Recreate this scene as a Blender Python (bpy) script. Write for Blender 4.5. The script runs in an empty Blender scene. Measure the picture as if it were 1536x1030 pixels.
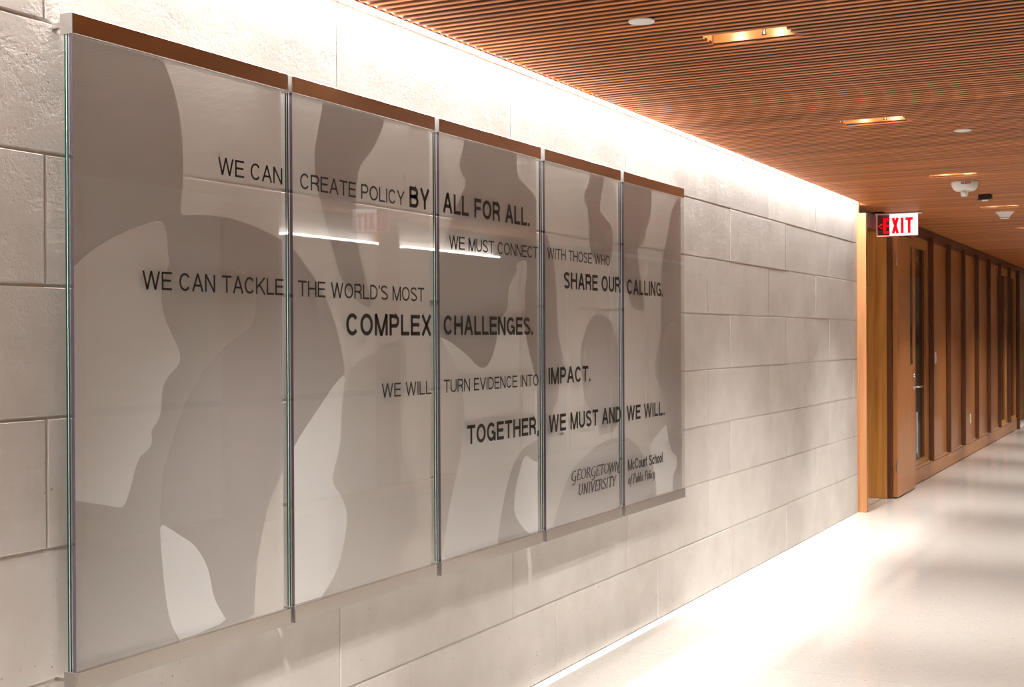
import bpy, bmesh, math, random
from mathutils import Vector, Matrix
random.seed(7)
C = bpy.context.scene.collection
SC = bpy.context.scene

# ------------------------------------------------------------------ camera, world, lights, exposure
# metres; x runs along the corridor away from the camera, y towards the stone wall, z up
cam_d = bpy.data.cameras.new('camera'); cam = bpy.data.objects.new('camera', cam_d); C.objects.link(cam)
YAW, PITCH, ROLL, FPX = 0.4787786, 0.00433616, -0.00497235, 1957.22
_F = Vector((math.cos(YAW), math.sin(YAW), 0)); _R = Vector((math.sin(YAW), -math.cos(YAW), 0)); _U = Vector((0, 0, 1))
F = _F*math.cos(PITCH) - _U*math.sin(PITCH); U2 = _U*math.cos(PITCH) + _F*math.sin(PITCH)
R = _R*math.cos(ROLL) + U2*math.sin(ROLL); U = -_R*math.sin(ROLL) + U2*math.cos(ROLL)
cam.matrix_world = Matrix(((R.x, U.x, -F.x, 0), (R.y, U.y, -F.y, 0), (R.z, U.z, -F.z, 1.5), (0, 0, 0, 1)))
cam_d.sensor_width = 36; cam_d.sensor_fit = 'HORIZONTAL'; cam_d.lens = 36*FPX/1536; cam_d.clip_start = 0.02
SC.camera = cam
SC.view_settings.view_transform = 'Standard'; SC.view_settings.look = 'None'
SC.view_settings.gamma = 1; SC.view_settings.use_curve_mapping = False
SC.view_settings.exposure = 1.4
SC.cycles.transparent_max_bounces = 24
w = bpy.data.worlds.new('world'); SC.world = w; w.use_nodes = True
w.node_tree.nodes['Background'].inputs[0].default_value = (1.0, 0.96, 0.92, 1)
w.node_tree.nodes['Background'].inputs[1].default_value = 0.9

D = 2.51          # face of the stone wall
CEIL = 2.617      # underside of the slats
EDGE = 2.443      # where the slats stop, short of the stone
def area(name, loc, sx, sy, power, col, rot=(0, 0, 0)):
    l = bpy.data.lights.new(name, 'AREA'); l.shape = 'RECTANGLE'; l.size = sx; l.size_y = sy
    l.energy = power; l.color = col
    o = bpy.data.objects.new(name, l); C.objects.link(o); o.location = loc; o.rotation_euler = rot
    return o
# the continuous lamp strip in the cove above the stone wall (x -1 to 11.2), aimed down
cv = area('cove_light', (5.1, 2.492, 2.79), 12.2, 0.02, 205, (1, .97, .94), (math.radians(24), 0, 0))
cv.data.spread = math.radians(140)
# cove on the opposite wall, aimed down
area('cove_light', (9.0, -1.84, 2.79), 20.0, 0.03, 900, (1, .975, .955))
# downlights in the five ceiling slots (x of slot), two lamps each
SLOTS = [(4.71, 1.455), (6.88, 1.45), (9.49, 1.45), (12.0, 1.45), (14.49, 1.45), (17.0, 1.45), (19.5, 1.45), (22.0, 1.45)]
SLOTS += [(2.3, 1.45), (-0.1, 1.45)]
for sx_, sy_ in SLOTS:
    for dy in (-.07, .09):
        l = bpy.data.lights.new('downlight', 'SPOT'); l.energy = 76; l.color = (1, .955, .90)
        l.spot_size = math.radians(88); l.spot_blend = 1.0; l.shadow_soft_size = .035
        o = bpy.data.objects.new('downlight', l); C.objects.link(o)
        o.location = (sx_-.02, sy_+dy, CEIL-.002); o.rotation_euler = (math.radians(-4), math.radians(-24), 0)

        l = bpy.data.lights.new('downlight_glow', 'POINT'); l.energy = .5; l.color = (1, .85, .62); l.shadow_soft_size = .012
        o = bpy.data.objects.new('downlight_glow', l); C.objects.link(o); o.location = (sx_+.005, sy_+dy, CEIL+.045)

# ------------------------------------------------------------------ materials
def mat(name):
    m = bpy.data.materials.new(name); m.use_nodes = True
    nt = m.node_tree; return m, nt, nt.nodes['Principled BSDF']
def plain(name, col, rough=.5, metal=0, spec=.5, emit=None, es=1):
    m, nt, b = mat(name); b.inputs['Base Color'].default_value = (*col, 1)
    b.inputs['Roughness'].default_value = rough; b.inputs['Metallic'].default_value = metal
    b.inputs['Specular IOR Level'].default_value = spec
    if emit:
        b.inputs['Emission Color'].default_value = (*emit, 1); b.inputs['Emission Strength'].default_value = es
    return m
def N(nt, t, **k):
    n = nt.nodes.new(t)
    for a, v in k.items():
        if a in n.inputs: n.inputs[a].default_value = v
        else: setattr(n, a, v)
    return n
def ramp(nt, stops):
    r = nt.nodes.new('ShaderNodeValToRGB'); e = r.color_ramp.elements
    while len(e) < len(stops): e.new(.5)
    for i, (p, c) in enumerate(stops): e[i].position = p; e[i].color = (*c, 1)
    return r
def wood(name, c1, c2, axis, rough=.4, var=.25, scale=1.0):
    m, nt, b = mat(name); L = nt.links.new
    g = N(nt, 'ShaderNodeNewGeometry'); mp = N(nt, 'ShaderNodeMapping')
    s = [26*scale, 26*scale, 26*scale]; s[axis] = 1.1*scale; mp.inputs['Scale'].default_value = s
    oi = N(nt, 'ShaderNodeObjectInfo')
    ad = N(nt, 'ShaderNodeVectorMath', operation='ADD'); cm = N(nt, 'ShaderNodeCombineXYZ')
    mu = N(nt, 'ShaderNodeMath', operation='MULTIPLY'); mu.inputs[1].default_value = 37
    L(oi.outputs['Random'], mu.inputs[0])
    for i in range(3): L(mu.outputs[0], cm.inputs[i])
    L(g.outputs['Position'], ad.inputs[0]); L(cm.outputs[0], ad.inputs[1]); L(ad.outputs[0], mp.inputs[0])
    n = N(nt, 'ShaderNodeTexNoise', Scale=1.0, Detail=5.0, Roughness=.6, Distortion=.6); L(mp.outputs[0], n.inputs['Vector'])
    r = ramp(nt, [(.32, c2), (.68, c1)]); L(n.outputs[0], r.inputs[0])
    hs = N(nt, 'ShaderNodeHueSaturation'); L(r.outputs[0], hs.inputs['Color'])
    mr = N(nt, 'ShaderNodeMapRange'); mr.inputs['To Min'].default_value = 1-var; mr.inputs['To Max'].default_value = 1+var
    L(oi.outputs['Random'], mr.inputs[0]); L(mr.outputs[0], hs.inputs['Value']); L(hs.outputs[0], b.inputs['Base Color'])
    b.inputs['Roughness'].default_value = rough
    bp = N(nt, 'ShaderNodeBump', Strength=.08, Distance=.002); L(n.outputs[0], bp.inputs['Height']); L(bp.outputs[0], b.inputs['Normal'])
    return m
def stone():
    m, nt, b = mat('limestone'); L = nt.links.new
    g = N(nt, 'ShaderNodeNewGeometry'); oi = N(nt, 'ShaderNodeObjectInfo')
    n1 = N(nt, 'ShaderNodeTexNoise', Scale=3.0, Detail=8.0, Roughness=.6); L(g.outputs['Position'], n1.inputs['Vector'])
    r1 = ramp(nt, [(.3, (.57, .535, .50)), (.52, (.635, .605, .57)), (.75, (.70, .675, .65))]); L(n1.outputs[0], r1.inputs[0])
    hs = N(nt, 'ShaderNodeHueSaturation'); L(r1.outputs[0], hs.inputs['Color'])
    mr = N(nt, 'ShaderNodeMapRange'); mr.inputs['To Min'].default_value = .93; mr.inputs['To Max'].default_value = 1.05
    L(oi.outputs['Random'], mr.inputs[0]); L(mr.outputs[0], hs.inputs['Value'])
    # small dark pits
    v = N(nt, 'ShaderNodeTexVoronoi', Scale=30.0); L(g.outputs['Position'], v.inputs['Vector'])
    n2 = N(nt, 'ShaderNodeTexNoise', Scale=5.0, Detail=3.0); L(g.outputs['Position'], n2.inputs['Vector'])
    pr = ramp(nt, [(.05, (0, 0, 0)), (.11, (1, 1, 1))]); L(v.outputs['Distance'], pr.inputs[0])
    gr = ramp(nt, [(.50, (1, 1, 1)), (.56, (0, 0, 0))]); L(n2.outputs[0], gr.inputs[0])
    mx = N(nt, 'ShaderNodeMath', operation='MAXIMUM'); L(pr.outputs[0], mx.inputs[0]); L(gr.outputs[0], mx.inputs[1])
    mix = N(nt, 'ShaderNodeMix', data_type='RGBA'); L(mx.outputs[0], mix.inputs[0])
    mix.inputs[6].default_value = (.30, .25, .21, 1); L(hs.outputs[0], mix.inputs[7]); L(mix.outputs[2], b.inputs['Base Color'])
    # relief: gentle waves, veined scars and grit
    n3 = N(nt, 'ShaderNodeTexNoise', Scale=55.0, Detail=7.0, Roughness=.75); L(g.outputs['Position'], n3.inputs['Vector'])
    n4 = N(nt, 'ShaderNodeTexNoise', Scale=9.0, Detail=6.0, Roughness=.8, Distortion=.15); L(g.outputs['Position'], n4.inputs['Vector'])
    s4 = ramp(nt, [(.30, (0, 0, 0)), (.50, (1, 1, 1))]); L(n4.outputs[0], s4.inputs[0])
    a1 = N(nt, 'ShaderNodeMath', operation='MULTIPLY_ADD'); L(n3.outputs[0], a1.inputs[0]); a1.inputs[1].default_value = .75; L(s4.outputs[0], a1.inputs[2])
    a2 = N(nt, 'ShaderNodeMath', operation='MULTIPLY_ADD'); L(mx.outputs[0], a2.inputs[0]); a2.inputs[1].default_value = .7; L(a1.outputs[0], a2.inputs[2])
    bp = N(nt, 'ShaderNodeBump', Strength=.5, Distance=.0016); L(a2.outputs[0], bp.inputs['Height']); L(bp.outputs[0], b.inputs['Normal'])
    b.inputs['Roughness'].default_value = .8; b.inputs['Specular IOR Level'].default_value = .25
    return m
def terrazzo():
    m, nt, b = mat('terrazzo'); L = nt.links.new
    g = N(nt, 'ShaderNodeNewGeometry')
    v = N(nt, 'ShaderNodeTexVoronoi', Scale=95.0); L(g.outputs['Position'], v.inputs['Vector'])
    sp = N(nt, 'ShaderNodeSeparateColor'); L(v.outputs['Color'], sp.inputs[0])
    r = ramp(nt, [(0, (.56, .51, .45)), (.08, (.64, .60, .545)), (.2, (.60, .575, .535)), (.9, (.62, .60, .56)), (1, (.66, .64, .61))]); L(sp.outputs[0], r.inputs[0])
    v2 = N(nt, 'ShaderNodeTexVoronoi', Scale=11.0); L(g.outputs['Position'], v2.inputs['Vector'])
    r2 = ramp(nt, [(.035, (.52, .46, .39)), (.05, (1, 1, 1))]); L(v2.outputs['Distance'], r2.inputs[0])
    mx = N(nt, 'ShaderNodeMix', data_type='RGBA', blend_type='MULTIPLY'); mx.inputs[0].default_value = 1
    L(r.outputs[0], mx.inputs[6]); L(r2.outputs[0], mx.inputs[7]); L(mx.outputs[2], b.inputs['Base Color'])
    b.inputs['Roughness'].default_value = .13; b.inputs['Specular IOR Level'].default_value = .5
    return m
def film(name, col, alpha, gloss=.22):
    m = bpy.data.materials.new(name); m.use_nodes = True; nt = m.node_tree; nt.nodes.clear()
    o = N(nt, 'ShaderNodeOutputMaterial'); mx = N(nt, 'ShaderNodeMixShader'); t = N(nt, 'ShaderNodeBsdfTransparent'); d = N(nt, 'ShaderNodeBsdfDiffuse')
    d.inputs[0].default_value = (*col, 1); mx.inputs[0].default_value = alpha
    tl = N(nt, 'ShaderNodeBsdfTranslucent'); tl.inputs[0].default_value = (*col, 1)
    m2 = N(nt, 'ShaderNodeMixShader'); m2.inputs[0].default_value = gloss
    nt.links.new(d.outputs[0], m2.inputs[1]); nt.links.new(tl.outputs[0], m2.inputs[2])
    nt.links.new(t.outputs[0], mx.inputs[1]); nt.links.new(m2.outputs[0], mx.inputs[2]); nt.links.new(mx.outputs[0], o.inputs[0])
    return m
def pane_mat(name, tint, refl, k=1.0, rough=.015):
    m = bpy.data.materials.new(name); m.use_nodes = True; nt = m.node_tree; nt.nodes.clear(); L = nt.links.new
    o = N(nt, 'ShaderNodeOutputMaterial'); mx = N(nt, 'ShaderNodeMixShader'); t = N(nt, 'ShaderNodeBsdfTransparent')
    t.inputs[0].default_value = (*tint, 1)
    if refl:
        gl = N(nt, 'ShaderNodeBsdfGlossy'); gl.inputs['Roughness'].default_value = rough
        # Schlick's curve, the same from both sides of the sheet
        lw = N(nt, 'ShaderNodeLayerWeight'); lw.inputs[0].default_value = .5
        pw = N(nt, 'ShaderNodeMath', operation='POWER'); pw.inputs[1].default_value = 5; L(lw.outputs['Facing'], pw.inputs[0])
        mu = N(nt, 'ShaderNodeMath', operation='MULTIPLY_ADD', use_clamp=True); mu.inputs[1].default_value = .96*k; mu.inputs[2].default_value = .04*k
        L(pw.outputs[0], mu.inputs[0]); L(mu.outputs[0], mx.inputs[0]); L(t.outputs[0], mx.inputs[1]); L(gl.outputs[0], mx.inputs[2]); L(mx.outputs[0], o.inputs[0])
    else: L(t.outputs[0], o.inputs[0])
    return m
M = dict(
    stone=stone(), terrazzo=terrazzo(),
    mortar=plain('mortar', (.60, .56, .51), .9),
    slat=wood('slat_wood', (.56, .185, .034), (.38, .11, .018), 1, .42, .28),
    slats=wood('slat_side_shade', (.24, .068, .013), (.15, .04, .008), 1, .5, .28),  # same wood darkened: the shade in the gaps is put into this colour
    oak=wood('golden_oak', (.62, .29, .065), (.40, .165, .03), 2, .38, .08),
    panel=wood('satin_veneer', (.48, .195, .062), (.38, .145, .042), 2, .28, .06, 2.2),
    dark=wood('dark_wood', (.13, .042, .012), (.07, .02, .006), 2, .4, .12),
    stub=wood('pale_wood', (.46, .21, .085), (.37, .155, .06), 2, .4, .05),
    basew=wood('base_wood', (.56, .28, .13), (.46, .21, .09), 0, .4, .10),
    felt=plain('black_felt', (.012, .006, .004), .95),
    rail=plain('satin_steel', (.62, .59, .56), .22, 1),
    railend=plain('brushed_steel', (.50, .475, .455), .38, 1),
    grey=plain('grey_metal', (.23, .21, .19), .5, .6),
    white=plain('white_plastic', (.78, .75, .71), .35),
    plaster=plain('white_plaster', (.70, .68, .64), .8),
    greyp=plain('grey_plaster', (.34, .31, .30), .8),
    black=plain('black_plastic', (.01, .01, .01), .4),
    ink=plain('black_vinyl', (.014, .011, .009), .45),
    red=plain('red_letter', (.35, .001, .005), .4, emit=(1, .0, .012), es=.30),
    exitw=plain('lit_acrylic', (.8, .8, .8), .2, emit=(1, .93, .9), es=.5),
    exitc=plain('mirrored_acrylic', (.5, .47, .45), .08, .9),
    exitr=plain('red_edge', (.5, .1, .1), .3, emit=(1, .32, .3), es=.8),
    lens=plain('clear_lens', (.8, .8, .82), .08, .3),
    redtext=plain('red_print', (.6, .03, .03), .5),
    steel=plain('chrome', (.7, .7, .7), .15, 1),
    darkglass=plain('dark_glass', (.022, .010, .004), .12, 0, .25),
    paper=plain('paper', (.6, .58, .55), .7),
    brass=plain('warm_housing', (.26, .12, .04), .35, .1),
    lamp=plain('lamp_face', (1, .9, .8), .3, emit=(1, .85, .65), es=6),
    led=plain('led_strip', (1, 1, 1), .3, emit=(1, .95, .9), es=9),
    base=film('clear_frost_film', (.92, .89, .86), .58),
    mid=film('grey_film', (.70, .685, .665), .74),
    darkf=film('taupe_film', (.57, .545, .535), .80),
    frost=film('white_frost_film', (.93, .94, .95), .92),
    pane=pane_mat('front_glass', (.985, .985, .98), True, 1.7),
    clear=pane_mat('inner_glass', (.97, .975, .97), False),
    gedge=plain('green_glass_edge', (.004, .034, .024), .3, 0, .4),
    vedge=plain('violet_glass_edge', (.24, .20, .27), .08, .85),
    inter=plain('white_interlayer', (.8, .8, .8), .5),
)

# ------------------------------------------------------------------ mesh helpers
def link(name, me, parent=None, loc=(0, 0, 0)):
    o = bpy.data.objects.new(name, me); C.objects.link(o); o.location = loc
    if parent is not None: o.parent = parent
    return o
class MB:
    def __init__(s): s.v = []; s.f = []; s.mi = []
    def box(s, x0, x1, y0, y1, z0, z1, mi=0, sides=None, drop=()):
        b = len(s.v)
        s.v += [(x, y, z) for z in (z0, z1) for y in (y0, y1) for x in (x0, x1)]
        fs = [('z0', (0, 2, 3, 1)), ('z1', (4, 5, 7, 6)), ('y0', (0, 1, 5, 4)), ('y1', (2, 6, 7, 3)), ('x0', (0, 4, 6, 2)), ('x1', (1, 3, 7, 5))]
        for k, f in fs:
            if k in drop: continue
            s.f.append(tuple(b+i for i in f)); s.mi.append((sides or {}).get(k, mi))
        return s
    def lathe(s, cx, cy, cz, prof, n=32, axis='z', mi=0):
        b = len(s.v)
        for r, h in prof:
            for i in range(n):
                a = 2*math.pi*i/n; p = (r*math.cos(a), r*math.sin(a), h)
                if axis == 'y': p = (p[0], p[2], p[1])
                if axis == 'x': p = (p[2], p[0], p[1])
                s.v.append((cx+p[0], cy+p[1], cz+p[2]))
        for j in range(len(prof)-1):
            for i in range(n):
                k = (i+1) % n; s.f.append((b+j*n+i, b+j*n+k, b+(j+1)*n+k, b+(j+1)*n+i)); s.mi.append(mi)
        s.f.append(tuple(b+i for i in reversed(range(n)))); s.mi.append(mi)
        e = b+(len(prof)-1)*n; s.f.append(tuple(e+i for i in range(n))); s.mi.append(mi)
        return s
    def mesh(s, name, mats, bevel=0, smooth=False):
        me = bpy.data.meshes.new(name); me.from_pydata(s.v, [], s.f)
        for m in (mats if isinstance(mats, (list, tuple)) else [mats]): me.materials.append(m)
        for p, i in zip(me.polygons, s.mi): p.material_index = i
        bm = bmesh.new(); bm.from_mesh(me)
        if bevel:
            bmesh.ops.bevel(bm, geom=[e for e in bm.edges], offset=bevel, segments=1, affect='EDGES')
        bmesh.ops.recalc_face_normals(bm, faces=bm.faces); bm.to_mesh(me); bm.free()
        if smooth:
            for p in me.polygons: p.use_smooth = len(p.vertices) == 4
        me.update(); return me
    def build(s, name, mats, parent=None, bevel=0, smooth=False): return link(name, s.mesh(name, mats, bevel, smooth), parent)
def bx(name, a, m, parent=None, bevel=0): return MB().box(*a).build(name, m, parent, bevel)
def struct(o): o['kind'] = 'structure'; return o
def tag(o, label, cat, group=None):
    o['label'] = label; o['category'] = cat
    if group: o['group'] = group
    return o
def thing(name, loc, label, cat, group=None):
    o = bpy.data.objects.new(name, None); C.objects.link(o); o.location = loc; o.empty_display_size = .05
    return tag(o, label, cat, group)
def part(name, mb, m, parent, bevel=0, smooth=False):
    """a part written in world metres, hung under a thing that stands at parent.location"""
    me = mb.mesh(name, m, bevel, smooth); t = Matrix.Translation(-parent.location) if parent.parent is None else Matrix.Translation(-(parent.location+parent.parent.location))
    me.transform(t); return link(name, me, parent)

# ------------------------------------------------------------------ lettering: strokes of even or pen-like width
def arc(cx, cy, rx, ry, a0, a1, n=10):
    return [(cx+rx*math.cos(math.radians(a0+(a1-a0)*i/n)), cy+ry*math.sin(math.radians(a0+(a1-a0)*i/n))) for i in range(n+1)]
def bowl(x0, x1, y0, y1, n=8):      # right-hand bowl between two heights
    h = (y1-y0)/2; r = min(h, (x1-x0)*.8)
    return [(x0, y1), (x1-r, y1)] + arc(x1-r, y0+h, r, h, 90, -90, n)[0:] + [(x0, y0)]
def glyph(ch, h):                    # h: half the stroke width; cap height 1; returns (width, strokes)
    a, b = h, 1-h
    def box(w): return h, w-h
    if ch == 'E': w = .74; l, r = box(w); return w, [[(l, 0), (l, 1)], [(l, b), (w, b)], [(l, .52), (w*.93, .52)], [(l, a), (w, a)]]
    if ch == 'F': w = .70; l, r = box(w); return w, [[(l, 0), (l, 1)], [(l, b), (w, b)], [(l, .50), (w*.9, .50)]]
    if ch == 'L': w = .66; l, r = box(w); return w, [[(l, 0), (l, 1)], [(l, a), (w, a)]]
    if ch == 'I': w = 2*h; return w, [[(h, 0), (h, 1)]]
    if ch == 'T': w = .78; return w, [[(w/2, 0), (w/2, 1)], [(0, b), (w, b)]]
    if ch == 'H': w = .82; l, r = box(w); return w, [[(l, 0), (l, 1)], [(r, 0), (r, 1)], [(l, .52), (r, .52)]]
    if ch == 'N': w = .82; l, r = box(w); return w, [[(l, 0), (l, 1)], [(r, 0), (r, 1)], [(l, 1), (r, 0)]]
    if ch == 'M': w = .98; l, r = box(w); return w, [[(l, 0), (l, 1)], [(r, 0), (r, 1)], [(l, 1), (w/2, 0.0)], [(w/2, 0.0), (r, 1)]]
    if ch == 'W': w = 1.26; return w, [[(h, 1), (w*.27, 0)], [(w*.27, 0), (w*.5, 1)], [(w*.5, 1), (w*.73, 0)], [(w*.73, 0), (w-h, 1)]]
    if ch == 'A': w = .88; return w, [[(h*.9, 0), (w/2, 1)], [(w/2, 1), (w-h*.9, 0)], [(w*.2, .34), (w*.8, .34)]]
    if ch == 'V': w = .88; return w, [[(h, 1), (w/2, 0)], [(w/2, 0), (w-h, 1)]]
    if ch == 'Y': w = .86; return w, [[(h, 1), (w/2, .42)], [(w-h, 1), (w/2, .42)], [(w/2, .45), (w/2, 0)]]
    if ch == 'X': w = .84; return w, [[(h, 1), (w-h, 0)], [(w-h, 1), (h, 0)]]
    if ch == 'K': w = .84; l = h; return w, [[(l, 0), (l, 1)], [(w-h, 1), (l, .38)], [(w*.38, .56), (w-h*.8, 0)]]
    if ch == 'P': w = .76; l, r = box(w); return w, [[(l, 0), (l, 1)], bowl(l, r, .45, b)]
    if ch == 'B': w = .78; l, r = box(w); return w, [[(l, 0), (l, 1)], bowl(l, r-.03, .53, b), bowl(l, r, a, .53)]
    if ch == 'R': w = .80; l, r = box(w); return w, [[(l, 0), (l, 1)], bowl(l, r-.01, .48, b), [(w*.55, .48), (r-.05, .32), (r-.02, 0)]]
    if ch == 'D': w = .82; l, r = box(w); return w, [[(l, 0), (l, 1)], bowl(l, r, a, b, 12)]
    if ch == 'O': w = .92; return w, [arc(w/2, .5, w/2-h, .5-h, 0, 360, 28)]
    if ch == 'C': w = .86; return w, [arc(w/2, .5, w/2-h, .5-h, 38, 322, 22)]
    if ch == 'G': w = .90; return w, [arc(w/2, .5, w/2-h, .5-h, 42, 345, 22), [(w-h, 0), (w-h, .47)], [(w-h*2, .47-h*0), (w*.55, .47)]]
    if ch == 'U': w = .80; l, r = box(w); return w, [[(l, 1), (l, .34)] + arc(w/2, .34, w/2-h, .34-h, 180, 360, 12) + [(r, 1)]]
    if ch == 'S': w = .78; return w, [arc(w/2, .74, w/2-h, .26-h, 25, 200, 10) + [(w*.35, .56), (w*.65, .47)] + arc(w/2, .26, w/2-h, .26-h, 20, -155, 10)]
    if ch == '.': w = 2*h*1.05; return w, [[(h, 0), (h, 2.1*h)]]
    if ch == ',': w = 2*h*1.05; return w, [[(h, 2.1*h), (h, 0), (h*.3, -1.4*h)]]
    if ch == "'": w = 2*h; return w, [[(h, 1), (h, .86), (h*.4, .76)]]
    # lower case, x height .72
    X = .72
    if ch == 'c': w = .56; return w, [arc(w/2, X/2, w/2-h, X/2-h, 40, 320, 16)]
    if ch == 'o': w = .60; return w, [arc(w/2, X/2, w/2-h, X/2-h, 0, 360, 20)]
    if ch == 'u': w = .56; l, r = box(w); return w, [[(l, X), (l, .24)] + arc(w/2, .24, w/2-h, .24-h, 180, 360, 8) + [(r, .24)], [(r, X), (r, 0)]]
    if ch == 'r': w = .38; return w, [[(h, X), (h, 0)], [(h, .45), (w*.55, X-h), (w, X-h)]]
    if ch == 't': w = .36; return w, [[(w*.4, .92), (w*.4, .15), (w*.6, h), (w, h)], [(0, X-h), (w, X-h)]]
    if ch == 'h': w = .56; l, r = box(w); return w, [[(l, 1), (l, 0)], [(l, X-.22)] + arc(w/2, X-.26, w/2-h, .26-h, 180, 0, 8) + [(r, 0)]]
    if ch == 'l': return 2*h, [[(h, 0), (h, 1)]]
    return .34, []
def stroke(V, Fc, pts, width, place, y0, y1):
    """sweep pts (2-D) with a width that may depend on the direction; a closed solid strip"""
    n = len(pts); closed = n > 3 and abs(pts[0][0]-pts[-1][0])+abs(pts[0][1]-pts[-1][1]) < 1e-6
    if closed: pts = pts[:-1]; n -= 1
    rows = []
    for i in range(n):
        p = Vector(pts[i])
        a = Vector(pts[i-1]) if (i > 0 or closed) else None
        c = Vector(pts[(i+1) % n]) if (i < n-1 or closed) else None
        d1 = (p-a).normalized() if a is not None else None; d2 = (c-p).normalized() if c is not None else None
        d1 = d1 if d1 is not None else d2; d2 = d2 if d2 is not None else d1
        t = (d1+d2); t = t.normalized() if t.length > 1e-4 else d1
        nn = Vector((-t.y, t.x)); k = max(.55, nn.dot(Vector((-d1.y, d1.x)))); hw = width(t)/2/k
        rows.append((p+nn*hw, p-nn*hw))
    b = len(V)
    for l, r in rows:
        for q in (l, r):
            X, Z = place(q.x, q.y); V.append((X, y0, Z)); V.append((X, y1, Z))
    m = len(rows)
    for i in range(m if closed else m-1):
        p, q = b+4*i, b+4*((i+1) % m)      # 0 left front, 1 left back, 2 right front, 3 right back
        Fc += [(p, p+2, q+2, q), (p+1, q+1, q+3, p+3), (p, q, q+1, p+1), (p+2, p+3, q+3, q+2)]
    if not closed:
        Fc += [(b, b+1, b+3, b+2)]; e = b+4*(m-1); Fc += [(e, e+2, e+3, e+1)]
SPC = .44      # word space
def text_mb(items, y0, y1):
    """items: (text, x0, x1, baseline, cap height, stroke weight)"""
    mb = MB()
    for txt, x0, x1, base, cap, wt in items:
        h = wt/2; x = 0; gs = []; gap = .075 if any(c_.islower() for c_ in txt) else .13
        for ch in txt:
            if ch == ' ': x += SPC; continue
            wd, st = glyph(ch, h); gs.append((x, st)); x += wd+gap
            if ch in ".,": x -= .02
        tot = x-gap; k = (x1-x0)/(tot*cap)
        for gx, st in gs:
            for s in st:
                # true widths in world: squeeze points first, then sweep
                pts = [((gx+px)*k, py) for px, py in s]
                stroke(mb.v, mb.f, pts, lambda t: wt, lambda a, b: (x0+a*cap, base+b*cap), y0, y1)
    mb.mi = [0]*len(mb.f); return mb
SPC = .44
def text_words(txt, x0, x1, base, cap, wt):
    """split a line into its words, each keeping its place in the line"""
    h = wt/2; gap = .075 if any(c_.islower() for c_ in txt) else .13; x = 0; ws = []; cur = ''; st = 0
    for ch in txt+' ':
        if ch == ' ':
            if cur: ws.append((cur, st, x-gap))
            cur = ''; x += SPC; st = x; continue
        cur += ch; x += glyph(ch, h)[0]+gap
        if ch in '.,': x -= .02
    k = (x1-x0)/ws[-1][2]
    return [(t_, x0+a*k, x0+b*k, base, cap, wt) for t_, a, b in ws]
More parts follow.
